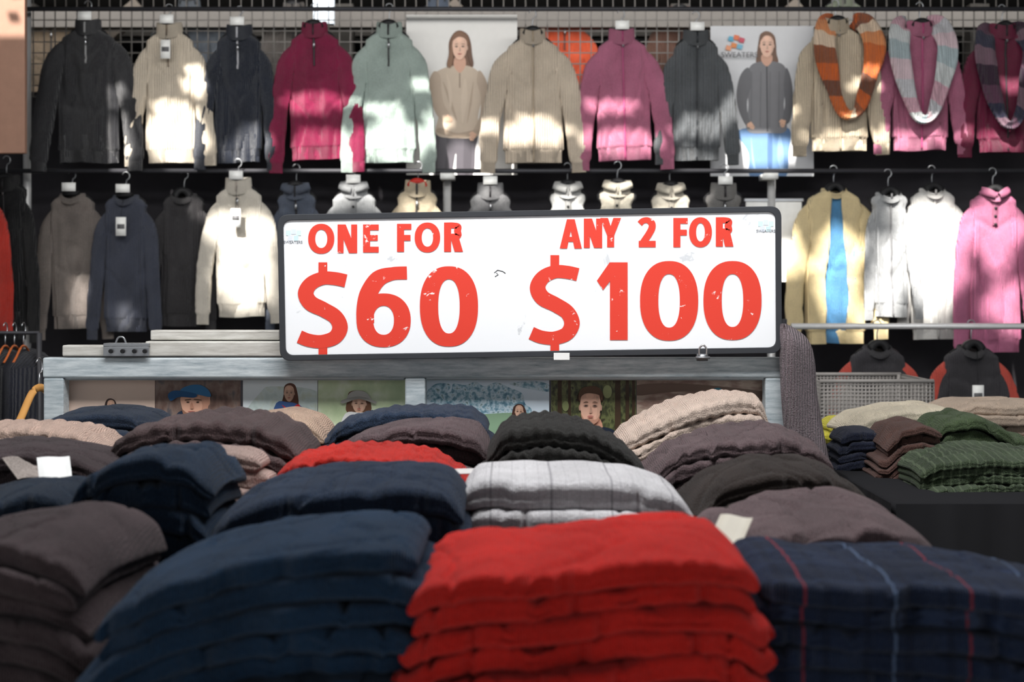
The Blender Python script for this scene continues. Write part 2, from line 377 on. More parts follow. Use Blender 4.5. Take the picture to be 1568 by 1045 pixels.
# ---------------------------------------------------------------- rack wall structure
mb=MB(); DP=plain((58,58,62),0.5,0.3)
for v in (14,262):
    p=W(-120,v,RY); q=W(1700,v,RY); z=p.z
    mb.tube([(p.x,RY,z),(q.x,RY,z)],0.010,DP,n=10)
mb.tube([(W(1190,500,5.9).x,5.6,W(0,500,5.6).z),(W(1700,0,5.9).x,5.6,W(0,500,5.6).z)],0.012,plain((205,205,205),0.4,0.3),n=10)
for u,vt in ((44,None),(685,262),(1180,262),(1660,None)):
    x=W(u,0,RY+0.12).x; zt_=2.95 if vt is None else W(0,vt,RY).z
    mb.tube([(x,RY+0.1,0),(x,RY+0.1,zt_)],0.018,plain((200,200,200),0.4,0.3) ,n=10)
for u in (685,1180):
    a=W(u,270,RY); mb.box((a.x-0.03,RY-0.02,a.z-0.012),(a.x+0.03,RY+0.12,a.z+0.012),WHITE)
x=W(1200,0,5.6).x; mb.tube([(x,5.6,0),(x,5.6,1.3)],0.014,DP,n=10); x=W(1690,0,5.6).x; mb.tube([(x,5.6,0),(x,5.6,1.3)],0.014,DP,n=10)
mb.obj('garment_rack')
mb=MB(); gm=plain((110,106,102),0.4,0.3); gY=6.5
xa=W(-100,0,gY).x; xb=W(1700,0,gY).x; z0=2.3; z1=2.85
x=xa
while x<xb: mb.box((x-0.0025,gY-0.0025,z0),(x+0.0025,gY+0.0025,z1),gm); x+=0.05
z=z0
while z<z1+0.001: mb.box((xa,gY-0.006,z-0.0025),(xb,gY-0.002,z+0.0025),gm); z+=0.05
for x in (xa,xb): mb.box((x-0.015,gY-0.01,0),(x+0.015,gY+0.01,z1),gm)
mb.obj('wire_grid_panel',smooth=False)
def curtain(name,xa,xb,Y,za,zb,mat,amp=0.02,fr=26,NU=160):
    mb=MB(); rings=[]
    for i in range(9):
        z=za+(zb-za)*i/8
        rings.append([(xa+(xb-xa)*j/NU, Y+amp*math.sin(fr*(xa+(xb-xa)*j/NU)+0.8*nz(j*0.1,i*0.3,1)*3)*(1-0.3*i/8),z) for j in range(NU+1)])
    mb.loft(rings,mat,closed=False); return mb.obj(name)
curtain('backdrop_curtain',-3.2,3.2,6.62,0.02,2.34,plain((54,52,56),0.95,name='dark_cloth'),0.02,22)

# ---------------------------------------------------------------- flat printed posters
def ell(cx,cy,rx,ry,n=28,a0=0,a1=2*math.pi): return [(cx+rx*math.cos(a0+(a1-a0)*i/n),cy+ry*math.sin(a0+(a1-a0)*i/n)) for i in range(n)]
class Print:
    def __init__(s,Y,x0,y0,x1,y1,bg,thick=0.006):
        s.Y=Y; s.mb=MB(); s.k=0
        a=W(x0,y1,Y); b=W(x1,y0,Y); s.b=(x0,y0,x1,y1)
        s.mb.box((a.x,Y,a.z),(b.x,Y+thick,b.z),bg if not isinstance(bg,tuple) else plain(bg,0.4,var=0.02))
    def add(s,pts,col,smooth=True,n=5):
        if smooth: pts=[(p.x,p.y) for p in cat([(a,b,0) for a,b in pts],True,n)]
        s.k+=1; y=s.Y-0.0003*s.k; x0,y0,x1,y1=s.b
        pts=[(min(max(a,x0),x1),min(max(b,y0),y1)) for a,b in pts]
        mat=col if not isinstance(col,tuple) else plain(col,0.45,var=0.03)
        P=[W(a,b,s.Y) for a,b in pts]
        s.mb.flat([(p.x,y,p.z) for p in P],mat)
    def e(s,cx,cy,rx,ry,col): s.add(ell(cx,cy,rx,ry),col,False)
    def face(s,cx,cy,rx,ry,skin=(222,180,155),lip=(178,104,94)):
        g=lambda u,v:(cx+u*rx,cy+v*ry)
        head=[g(-.95,-.25),g(-.8,-.75),g(-.4,-1),g(0,-1.05),g(.4,-1),g(.8,-.75),g(.95,-.25),g(.9,.2),g(.72,.6),g(.35,.93),g(0,1.02),g(-.35,.93),g(-.72,.6),g(-.9,.2)]
        for q in (-1,1): s.e(cx+q*rx*0.98,cy+ry*0.02,rx*0.1,ry*0.18,tuple(int(c*0.85) for c in skin))
        s.add(head,skin)
        sh=tuple(int(c*0.93) for c in skin); sh2=tuple(int(c*0.84) for c in skin); hi=tuple(min(255,int(c*1.06)) for c in skin)
        s.add([g(.55,-.7),g(.93,-.2),g(.85,.3),g(.6,.72),g(.2,.98),g(.5,.6),g(.62,.1)],sh)
        s.add([g(-.4,-.75),g(0,-.85),g(.3,-.7),g(.1,-.5),g(-.25,-.5)],hi)
        for q in (-1,1):
            s.add([g(q*.18,-.12),g(q*.4,-.24),g(q*.66,-.12),g(q*.42,-.02)],sh2)
            s.add([g(q*.24,-.1),g(q*.42,-.15),g(q*.58,-.09),g(q*.42,-.05)],(70,52,46))
            s.add([g(q*.16,-.3),g(q*.42,-.36),g(q*.68,-.27),g(q*.42,-.3)],(112,84,68))
        s.add([g(.02,-.1),g(.15,.25),g(.05,.32),g(-.12,.3),g(-.05,.2)],sh2)
        s.add([g(-.3,.52),g(-.08,.47),g(.08,.47),g(.3,.52),g(0,.6)],lip)
        s.add([g(-.15,.72),g(.15,.72),g(0,.76)],sh)
def hand(P,x,y,dx,dy,sc,skin=(218,176,150)):
    l=math.hypot(dx,dy); dx/=l; dy/=l; nx,ny=-dy,dx
    P.add([(x-nx*3*sc,y-ny*3*sc),(x+nx*3*sc,y+ny*3*sc),(x+nx*3.5*sc+dx*6*sc,y+ny*3.5*sc+dy*6*sc),(x-nx*3.5*sc+dx*6*sc,y-ny*3.5*sc+dy*6*sc)],skin,False)
    for i,ln in enumerate((5,6,5.5,4)):
        o=(-2.6+i*1.75)*sc; bx,by=x+dx*5*sc+nx*o,y+dy*5*sc+ny*o; w=0.7*sc
        P.add([(bx-nx*w,by-ny*w),(bx+nx*w,by+ny*w),(bx+nx*w+dx*ln*sc,by+ny*w+dy*ln*sc),(bx-nx*w+dx*ln*sc,by-ny*w+dy*ln*sc)],skin,False)
    P.add([(x+nx*3*sc,y+ny*3*sc),(x+nx*5*sc+dx*2*sc,y+ny*5*sc+dy*2*sc),(x+nx*5.6*sc+dx*5*sc,y+ny*5.6*sc+dy*5*sc),(x+nx*4*sc+dx*5*sc,y+ny*4*sc+dy*5*sc)],skin)
BE=(198,180,160)
P=Print(6.36,622,23,792,268,(228,226,222))
P.add([(690,58),(697,49),(706,47),(716,53),(721,66),(723,85),(725,100),(718,106),(690,106),(684,100),(687,84),(687,68)],(116,82,60))
P.add([(672,195),(728,198),(728,230),(724,268),(700,268),(698,235),(690,268),(666,268),(668,225)],(66,62,68))
P.add([(674,205),(684,215),(680,262),(670,262)],(82,78,84)); P.add([(712,205),(722,215),(720,262),(710,262)],(54,50,56))
P.add([(693,101),(716,101),(730,108),(740,120),(738,150),(732,180),(733,208),(700,212),(668,206),(672,175),(670,140),(662,118),(672,108)],BE)
P.add([(697,88),(711,88),(713,101),(704,112),(695,101)],(208,162,138),True)
P.add([(664,110),(674,116),(676,140),(680,160),(690,178),(684,190),(670,178),(660,155),(656,130)],(186,166,146))
P.add([(734,108),(745,125),(750,155),(742,185),(728,212),(722,205),(734,180),(736,150),(730,125)],(182,162,142))
P.add([(703,112),(705,112),(705,135),(703,135)],(150,130,112),False)
P.add([(678,125),(690,150),(700,185),(690,165)],(178,158,138)); P.add([(725,125),(722,160),(715,190),(720,150)],(178,158,138))
P.add([(684,112),(692,140),(690,170),(686,140)],(206,188,168)); P.add([(712,120),(716,150),(708,190),(706,150)],(206,188,168))
P.add([(674,196),(700,204),(730,199),(730,206),(700,211),(670,203)],(172,152,132))
hand(P,683,178,1,1,1.1); hand(P,727,204,-0.6,1,1.2)
P.face(704,74,12,18,(232,190,166))
P.add([(691,68),(695,54),(706,50),(716,58),(718,70),(712,60),(703,57),(695,62)],(126,90,66))
P.add([(692,70),(694,90),(690,104),(685,100),(688,84)],(130,94,68)); P.add([(717,70),(718,90),(723,102),(724,96),(721,80)],(104,72,52))
P.mb.obj('beige_sweater_poster',smooth=False)
P=Print(6.36,1088,40,1246,270,(210,211,214))
P.add([(1130,200),(1190,196),(1210,200),(1208,235),(1204,270),(1184,270),(1180,225),(1172,270),(1148,270),(1146,235)],(90,120,158))
P.add([(1176,205),(1182,205),(1182,260),(1176,260)],(66,92,130))
P.add([(1150,210),(1154,240),(1158,265),(1152,250)],(118,146,178)); P.add([(1194,206),(1200,235),(1198,265),(1190,240)],(112,140,172))
P.add([(1162,62),(1165,52),(1174,48),(1184,53),(1188,66),(1189,82),(1190,98),(1160,99),(1159,82)],(112,84,68))
P.add([(1162,95),(1188,95),(1202,103),(1206,125),(1200,160),(1204,200),(1176,204),(1144,200),(1146,160),(1142,125),(1148,103)],(118,118,122))
P.add([(1146,104),(1152,125),(1144,155),(1146,180),(1152,190),(1142,192),(1130,165),(1128,140),(1134,115)],(104,104,108))
P.add([(1204,104),(1212,125),(1214,160),(1208,188),(1198,186),(1202,160),(1200,130)],(104,104,108))
P.add([(1167,84),(1181,84),(1182,94),(1174,102),(1166,94)],(205,160,138))
P.add([(1173,102),(1175,102),(1176,202),(1174,202)],(70,70,74),False)
for q in range(4): P.add([(1150+q*14,110),(1152+q*14,110),(1151+q*14,195),(1149+q*14,195)],(106,106,110),False)
hand(P,1147,188,0.6,1,1.1); hand(P,1200,184,-0.3,1,1.1)
P.face(1174,71,11,17,(230,188,166))
P.add([(1162,66),(1165,53),(1175,49),(1185,56),(1187,70),(1180,57),(1170,56)],(120,90,72))
for a,b,c in ((1116,56,(90,170,200)),(1124,54,(225,120,80)),(1132,58,(200,80,100)),(1120,66,(225,140,80)),(1129,68,(120,180,205)),(1112,70,(235,160,120))): P.add([(a,b),(a+8,b+2),(a+6,b+9),(a-2,b+7)],c,False)
def txt(P_parent,s,u,v,Y,size,mat,name):
    cu=bpy.data.curves.new(name,'FONT'); cu.body=s; cu.size=size; cu.extrude=0.0003
    o=bpy.data.objects.new(name,cu); scn.collection.objects.link(o); o.rotation_euler=(math.pi/2,0,0)
    p=W(u,v,Y); o.location=p; cu.materials.append(mat)
    bpy.context.view_layer.update()
    if P_parent: 
        o.parent=P_parent; o.location=p-P_parent.location
    return o
o=P.mb.obj('grey_cardigan_poster',smooth=False)
txt(o,'SWEATERS',1104,88,6.33,0.034,plain((90,90,95),0.5),'caption')
mb=MB(); a=W(1142,432,6.3); b=W(1228,306,6.3); mb.box((a.x,6.3,a.z),(b.x,6.31,b.z),WHITE); mb.box((a.x-.008,6.295,b.z-0.01),(b.x+.008,6.315,b.z+.006),CHROME); mb.obj('white_board',smooth=False,bevel=0.003)

# ---------------------------------------------------------------- main table and its steel frame
TX0,TX1=-1.32,0.64; TY0,TY1=1.2,3.2; TZ=0.80
cloth=plain((34,33,38),0.95,name='table_cloth')
mb=MB(); mb.box((TX0,TY0,TZ-0.03),(TX1,TY1,TZ),cloth)
for x in (TX0+0.05,TX1-0.05):
    for y in (TY0+0.05,TY1-0.05): mb.box((x-0.025,y-0.025,0),(x+0.025,y+0.025,TZ-0.03),STEEL)
for (xa,ya,xb,yb) in ((TX0,TY0,TX1,TY0),(TX1,TY0,TX1,TY1),(TX0,TY0,TX0,TY1)):
    n=120; rings=[]
    for k in range(7):
        z=TZ-0.002-(TZ-0.04)*k/6; r=[]
        for j in range(n+1):
            t=j/n; x=xa+(xb-xa)*t; y=ya+(yb-ya)*t; q=0.018*math.sin(j*0.8)*(k/6)**0.6
            if xa==xb: x+=q+(0.006 if xa>0 else -0.006)
            else: y+=q-0.006
            r.append((x,y,z))
        rings.append(r)
    mb.loft(rings,cloth,closed=False)
mb.obj('display_table')
G=galv()
FY=3.27
mb=MB()
def bar(u0,v0,u1,v1,Y,d,mat=G):
    a=W(u0,v1,Y); b=W(u1,v0,Y); mb.box((a.x,Y,a.z),(b.x,Y+d,b.z),mat)
bar(65,548,1206,579,FY,0.045)
for u0,u1 in ((66,97),(620,651),(1172,1204)):
    a=W(u0,0,FY); b=W(u1,0,FY); mb.box((a.x,FY+0.001,0),(b.x,FY+0.046,W(0,579,FY).z),G)
bar(97,574,620,583,FY+0.01,0.02,plain((175,182,186),0.4,0.4)); bar(651,574,1172,583,FY+0.01,0.02,plain((175,182,186),0.4,0.4))
mb.box((W(66,0,FY).x,FY+0.002,0.85),(W(1204,0,FY).x,FY+0.044,0.895),G)
mb.obj('steel_frame',smooth=False,bevel=0.004)
WD=galv('weathered_white_wood',(178,174,166),(214,212,205))
mb=MB(); bar(230,506,428,521,FY+0.02,0.05,WD); bar(222,523,432,546,FY,0.05,WD); bar(95,529,222,546,FY,0.04,WD)
mb.obj('weathered_plank',smooth=False,bevel=0.003)
mb=MB(); bar(158,526,228,531,FY-0.012,0.05,STEEL); bar(158,531,228,546,FY-0.012,0.004,STEEL)
for u in (170,188,206,222): 
    p=W(u,538,FY-0.014); mb.tube([p,p+Vector((0,-0.006,0))],0.005,BLACK,n=12)
p=W(185,524,FY); mb.tube(cat([p+Vector((-0.012,0,-0.004)),p+Vector((-0.006,0,0.010)),p+Vector((0.006,0,0.010)),p+Vector((0.012,0,-0.004))]),0.0025,STEEL)
mb.obj('bracket_hinge',smooth=False,bevel=0.001)

PY=FY+0.052
def pr(name,x0,x1,bg,y0=582,y1=720): 
    return Print(PY,x0,y0,x1,y1,bg,0.004)
P=pr('a',99,237,(222,196,180)); P.add([(160,622),(164,612),(172,611),(178,618),(180,640),(160,640)],(60,40,36)); P.face(170,622,6,9); P.add([(158,634),(170,631),(182,635),(190,660),(150,660)],(150,90,80)); P.mb.obj('catalogue_photo_print',smooth=False)
P=pr('b',238,368,print_noise('print_brick',[(72,54,48),(112,86,76),(134,114,104),(76,78,86)],40,(1,1,0.6)))
P.add([(268,640),(285,628),(315,626),(335,640),(345,700),(262,700)],(40,52,70)); P.e(318,615,4,7,(200,150,125))
P.add([(280,605),(318,603),(320,618),(314,634),(300,641),(286,638),(278,622)],(224,172,146)); P.add([(306,606),(318,604),(320,618),(314,634),(304,640),(310,622)],(200,148,124)); P.add([(279,627),(286,632),(300,634),(314,630),(310,638),(298,642),(284,640)],(150,108,88))
P.e(288,616,2.4,1.1,(60,44,38)); P.e(303,616,2.4,1.1,(60,44,38)); P.add([(284,612),(292,611),(292,612.5),(284,613.5)],(100,74,58)); P.add([(298,611),(308,612),(308,613.5),(298,612.5)],(100,74,58)); P.add([(294,616),(292,625),(297,625)],(188,136,112)); P.add([(288,630),(299,630),(294,632.5)],(160,90,80))
P.add([(276,606),(278,596),(292,590),(308,590),(320,598),(322,608),(300,604)],(54,114,160)); P.add([(258,604),(270,598),(300,603),(298,609),(275,608),(262,614)],(36,86,132)); P.mb.obj('catalogue_photo_print',smooth=False)
P=pr('c',372,486,(236,245,247)); P.add([(380,640),(400,600),(420,592),(486,600),(486,640)],print_noise('print_haze',[(188,206,200),(214,228,224),(200,210,190)],40)); P.add([(434,606),(436,591),(446,587),(454,595),(456,625),(432,625)],(98,60,44)); P.face(443,603,8,12)
P.add([(420,625),(442,616),(464,624),(476,650),(476,720),(412,720)],(60,90,140)); P.add([(432,620),(444,626),(458,619),(462,634),(470,660),(452,660),(446,636)],(196,40,44)); P.mb.obj('catalogue_photo_print',smooth=False)
P=pr('d',487,621,print_noise('print_meadow',[(180,200,156),(206,220,180),(236,240,226)],18)); P.add([(532,612),(536,600),(556,599),(566,610),(566,634),(532,632)],(110,76,56)); P.face(550,619,11,14)
P.add([(532,612),(536,602),(548,598),(562,602),(568,614),(550,609)],(188,186,180)); P.add([(524,613),(550,607),(574,614),(574,618),(550,611),(526,618)],(160,158,152)); P.add([(525,640),(550,632),(580,642),(592,720),(515,720)],(222,222,220)); P.mb.obj('catalogue_photo_print',smooth=False)
P=pr('e',653,841,(226,240,252)); 
tree=print_noise('print_tree',[(70,112,140),(130,172,190),(214,232,242),(94,130,128)],90)
P.add([(676,642),(664,622),(672,606),(690,600),(694,588),(712,590),(728,585),(742,592),(760,586),(780,594),(800,603),(804,618),(814,628),(804,642),(740,650)],tree); P.add([(653,602),(668,588),(690,590),(680,606),(660,616)],tree); P.add([(780,588),(820,584),(841,590),(841,600),(812,596)],tree)
P.add([(656,650),(720,636),(841,640),(841,720),(656,720)],(138,168,138))
P.add([(785,628),(790,620),(800,620),(806,632),(806,650),(784,650)],(80,52,44)); P.face(795,631,6.5,10); P.add([(776,650),(795,642),(814,652),(818,720),(772,720)],(190,180,172)); P.mb.obj('catalogue_photo_print',smooth=False)
P=pr('f',844,974,print_noise('print_forest',[(30,30,20),(68,72,44),(110,116,72),(44,36,26)],90,(1,1,0.6)))
for u,w in ((854,6),(870,4),(942,8),(958,5),(968,4)): P.add([(u,583),(u+w,583),(u+w+1,720),(u-1,720)],(70,54,40),False)
P.e(930,600,7,10,(160,170,120)); P.e(866,622,5,8,(130,138,94))
P.add([(887,616),(886,602),(904,592),(922,602),(921,616)],(70,50,38)); P.add([(893,640),(917,640),(921,662),(889,662)],(206,150,126)); P.face(904,624,16.5,26,(232,184,160),(180,116,104))
P.add([(887,614),(886,602),(892,594),(906,591),(917,594),(923,604),(921,614),(917,605),(900,602),(891,606)],(94,68,50))
P.add([(889,632),(895,642),(904,641),(913,642),(919,632),(915,645),(904,651),(893,645)],(186,138,116)); P.add([(860,720),(864,668),(886,654),(904,664),(924,654),(948,668),(952,720)],(34,42,58)); P.mb.obj('catalogue_photo_print',smooth=False)
P=pr('g',975,1172,print_noise('print_field',[(168,146,130),(186,166,150),(144,114,104),(166,144,124)],16,(1,1,3))); P.add([(975,590),(1050,588),(1170,600),(1170,612),(1050,600),(975,606)],(120,98,86)); P.add([(1085,602),(1100,594),(1112,604),(1112,620),(1088,620)],(60,130,150)); P.mb.obj('catalogue_photo_print',smooth=False)

# ---------------------------------------------------------------- the price sign
SY=3.235
sign=empty('price_sign'); sign.location=W(810,435,SY)
def rrect(cs,r,n=8):
    out=[]; N=len(cs)
    for i in range(N):
        p=Vector(cs[i]); a=(Vector(cs[i-1])-p).normalized(); b=(Vector(cs[(i+1)%N])-p).normalized()
        s=p+a*r; e=p+b*r
        for k in range(n+1):
            t=k/n; out.append(s*(1-t)**2+p*2*t*(1-t)+e*t*t)
    return out
C=[(427,331),(1194,318),(1195,539),(431,551)]
def place(o): o.parent=sign; o.location=o.location-sign.location
mb=MB(); R=rrect(C,16); face=worn('sign_board_white',(240,242,244),(206,209,212),0.65,9)
f=[W(p.x,p.y,SY) for p in R]
mb.loft([[(p.x,SY,p.z) for p in f],[(p.x,SY+0.012,p.z) for p in f]],face); place(mb.obj('board',smooth=False))
mb=MB(); edge=plain((52,54,58),0.55,name='sign_border'); inn=rrect([(C[0][0]+7,C[0][1]+7),(C[1][0]-7,C[1][1]+7),(C[2][0]-7,C[2][1]-7),(C[3][0]+7,C[3][1]-7)],13)
outr=rrect([(C[0][0]-2,C[0][1]-2),(C[1][0]+2,C[1][1]-2),(C[2][0]+2,C[2][1]+2),(C[3][0]-2,C[3][1]+2)],18)
def lp(R,y): return [(W(p.x,p.y,SY).x,y,W(p.x,p.y,SY).z) for p in R]
rg=[lp(inn,SY-0.001),lp(inn,SY-0.005),lp(outr,SY-0.005),lp(outr,SY+0.016),lp(inn,SY+0.016)]
mb.loft(rg,edge,cap0=False,cap1=False); place(mb.obj('border',smooth=False,bevel=0.0015))
RED=worn('sign_red_paint',(222,60,42),(240,232,228),0.635,34)
mbT=MB(); LK=[0]
def strip(A,B):
    LK[0]+=1; y=SY-0.0012-0.00003*(LK[0]%12); i=len(mbT.v); n=len(A)
    for p in A+B:
        q=W(p[0],p[1],SY); mbT.v.append((q.x,y,q.z))
    for k in range(n-1): mbT.face((i+k,i+k+1,i+n+k+1,i+n+k),RED)
def stroke(pts,w,smooth=True,n=8):
    P=cat([(a,b,0) for a,b in pts],False,n) if smooth else [Vector((a,b,0)) for a,b in pts]
    A=[];B=[];N=len(P)
    for i,p in enumerate(P):
        t=(P[min(i+1,N-1)]-P[max(i-1,0)]).normalized(); nn=Vector((-t.y,t.x,0)); ww=w if not isinstance(w,(list,tuple)) else float(np.interp(i/(N-1),np.linspace(0,1,len(w)),w))
        A.append(tuple(p+nn*ww/2)[:2]); B.append(tuple(p-nn*ww/2)[:2])
    strip(A,B)
def ring(cx,cy,rx,ry,sx,sy,ex=2.3,n=64):
    A=[];B=[]
    for i in range(n+1):
        t=2*math.pi*i/n; c,s=math.cos(t),math.sin(t); f=lambda v:math.copysign(abs(v)**(2/ex),v)
        A.append((cx+rx*f(c),cy+ry*f(s))); B.append((cx+(rx-sx)*f(c),cy+(ry-sy)*f(s)))
    strip(A,B)
def quad(a,b,c,d): strip([a,b],[d,c])
def glyph(ch,x0,x1,y0,y1,sw,sh=None):
    w=x1-x0; h=y1-y0; sh=sh or sw*0.8
    g=lambda u,v:(x0+u*w,y0+v*h)
    if ch in 'O0': ring((x0+x1)/2,(y0+y1)/2,w/2,h/2,sw,sh,2.15 if ch=='O' else 2.3)
    elif ch=='N':
        quad((x0,y0),(x0+sw*.85,y0),(x0+sw*.85,y1),(x0,y1)); quad((x1-sw*.85,y0),(x1,y0),(x1,y1),(x1-sw*.85,y1)); quad((x0,y0),(x0+sw*1.15,y0),(x1,y1),(x1-sw*1.15,y1))
    elif ch in 'EF':
        quad((x0,y0),(x0+sw,y0),(x0+sw,y1),(x0,y1)); quad((x0,y0),(x1,y0),(x1,y0+sh),(x0,y0+sh))
        m=y0+h*(0.5 if ch=='F' else 0.48); quad((x0,m-sh/2),(x1-w*.06,m-sh/2),(x1-w*.06,m+sh/2),(x0,m+sh/2))
        if ch=='E': quad((x0,y1-sh),(x1,y1-sh),(x1,y1),(x0,y1))
    elif ch=='R':
        quad((x0,y0),(x0+sw,y0),(x0+sw,y1),(x0,y1)); a=sh/2/h; b=sw/2/w
        stroke([g(0.1,a),g(0.5,a),g(0.78,0.14),g(0.93-b,0.29),g(0.78,0.45),g(0.5,0.58-a),g(0.1,0.58-a)],[sh,sh,sh,sw,sh,sh,sh])
        quad(g(0.36,0.54),(x0+.36*w+sw*1.15,y0+.50*h),(x1+w*.04,y1),(x1+w*.04-sw*1.2,y1))
    elif ch=='A':
        c=(x0+x1)/2; quad((c-sw*.55,y0),(c+sw*.35,y0),(x0+sw*1.05,y1),(x0,y1)); quad((c-sw*.35,y0),(c+sw*.55,y0),(x1,y1),(x1-sw*1.05,y1)); quad(g(.2,.6),g(.8,.6),g(.85,.77),g(.15,.77))
    elif ch=='Y':
        c=(x0+x1)/2; quad((x0,y0),(x0+sw*1.1,y0),(c+sw*.45,y0+h*.6),(c-sw*.5,y0+h*.6)); quad((x1-sw*1.1,y0),(x1,y0),(c+sw*.5,y0+h*.6),(c-sw*.45,y0+h*.6)); quad((c-sw/2,y0+h*.5),(c+sw/2,y0+h*.5),(c+sw/2,y1),(c-sw/2,y1))
    elif ch=='2':
        stroke([g(.06,.2),g(.25,.1),g(.52,.08),g(.76,.18),g(.78,.34),g(.62,.53),g(.38,.74),g(.16,.93)],[sh,sh,sh,sw,sw,sw,sw,sw]); quad((x0,y1-sh*1.1),(x1,y1-sh*1.1),(x1,y1),(x0,y1))
    elif ch=='1':
        quad((x1-sw,y0),(x1,y0),(x1,y1),(x1-sw,y1)); quad((x1-sw*1.02,y0),(x1-sw*.4,y0+h*.06),(x0+w*.2,y0+h*.36),(x0,y0+h*.235))
    elif ch=='6':
        ring((x0+x1)/2,y0+h*.665,w/2,h*.335,sw*.95,sh*.95,2.2)
        a=sw/2/w; stroke([g(a,.70),g(a,.52),g(a+.06,.33),g(.40,.15),g(.66,.085),g(.93,.075)],[sw,sw,sw,sw*.95,sh,sh])
    elif ch=='$':
        st,sb=y0+h*.105,y1-h*.105; H=sb-st; q=lambda u,v:(x0+u*w,st+v*H)
        stroke([q(.97,.115),q(.75,.085),q(.5,.08),q(.26,.15),q(.15,.28),q(.25,.41),q(.52,.5),q(.76,.6),q(.85,.74),q(.74,.87),q(.48,.925),q(.22,.91),q(.02,.86)],[sh,sh,sh,sw*.9,sw,sw,sw*.95,sw*.95,sw,sw*.9,sh,sh,sh])
        c=x0+w*.5; quad((c-sw*.28,y0),(c+sw*.28,y0),(c+sw*.28,st+sh*.6),(c-sw*.28,st+sh*.6)); quad((c-sw*.28,sb-sh*.6),(c+sw*.28,sb-sh*.6),(c+sw*.28,y1),(c-sw*.28,y1))
for (ch,x0,x1,y0,y1) in (('O',472,512,343,389),('N',517,547,344,388),('E',556,580,344,387),('F',608,630,343,386),('O',635,674,341,387),('R',680,708,341,386),
    ('A',857,891,336,381),('N',894,922,335,380),('Y',919,951,334,379),('2',978,1004,334,379),('F',1031,1053,334,379),('O',1055,1090,333,379),('R',1096,1122,333,378)):
    glyph(ch,x0,x1,y0,y1,10.8,9)
glyph('$',457,532,402,547,24,20); glyph('6',546,629,409,532,27,20); glyph('0',643,732,408,531,28,20)
glyph('$',812,887,391,543,24,20); glyph('1',914,961,402,521,27); glyph('0',980,1069,400,522,28,20); glyph('0',1077,1166,400,521,28,20)
place(mbT.obj('lettering',smooth=False))
mb=MB()
for (u,v) in ((438,353),(1161,339)):
    for dx,dy,c in ((0,0,(205,226,228)),(8,-2,(214,224,234)),(16,0,(210,232,226)),(3,8,(216,222,232)),(12,8,(200,224,226))):
        a=W(u+dx,v+dy+8,SY); b=W(u+dx+7,v+dy,SY); mb.box((a.x,SY-0.001,a.z),(b.x,SY,b.z),plain(c,0.5,var=0.02))
place(mb.obj('corner_logo',smooth=False))
for u,v in ((434,373),(1158,356)):
    t=txt(None,'SWEATERS',u,v,SY-0.001,0.009,plain((150,155,160),0.5),'small_print'); t.parent=sign; t.location=t.location-sign.location
mb=MB(); p=W(1076,545,SY-0.015); mb.box(p+Vector((-.012,0,-.012)),p+Vector((.012,.02,.004)),STEEL)
mb.tube(cat([p+Vector((-.008,0,0)),p+Vector((-.008,-.004,.016)),p+Vector((0,-.006,.024)),p+Vector((.008,-.004,.016)),p+Vector((.008,0,0))]),0.0022,CHROME)
mb.tube([p+Vector((-.016,-.003,-.004)),p+Vector((.016,-.003,-.004))],0.003,STEEL); place(mb.obj('clip'))
mb=MB(); p=W(860,546,SY-0.008); mb.box(p+Vector((-.018,0,-.008)),p+Vector((.018,.002,.008)),WHITE); place(mb.obj('tape',smooth=False))
mb=MB()
for pts in (((757,418),(762,414),(770,416),(774,419)),((758,424),(763,421),(760,418))): mb.tube([W(a,b,SY-0.0005) for a,b in pts],0.0008,BLACK,n=5)
place(mb.obj('scratch'))

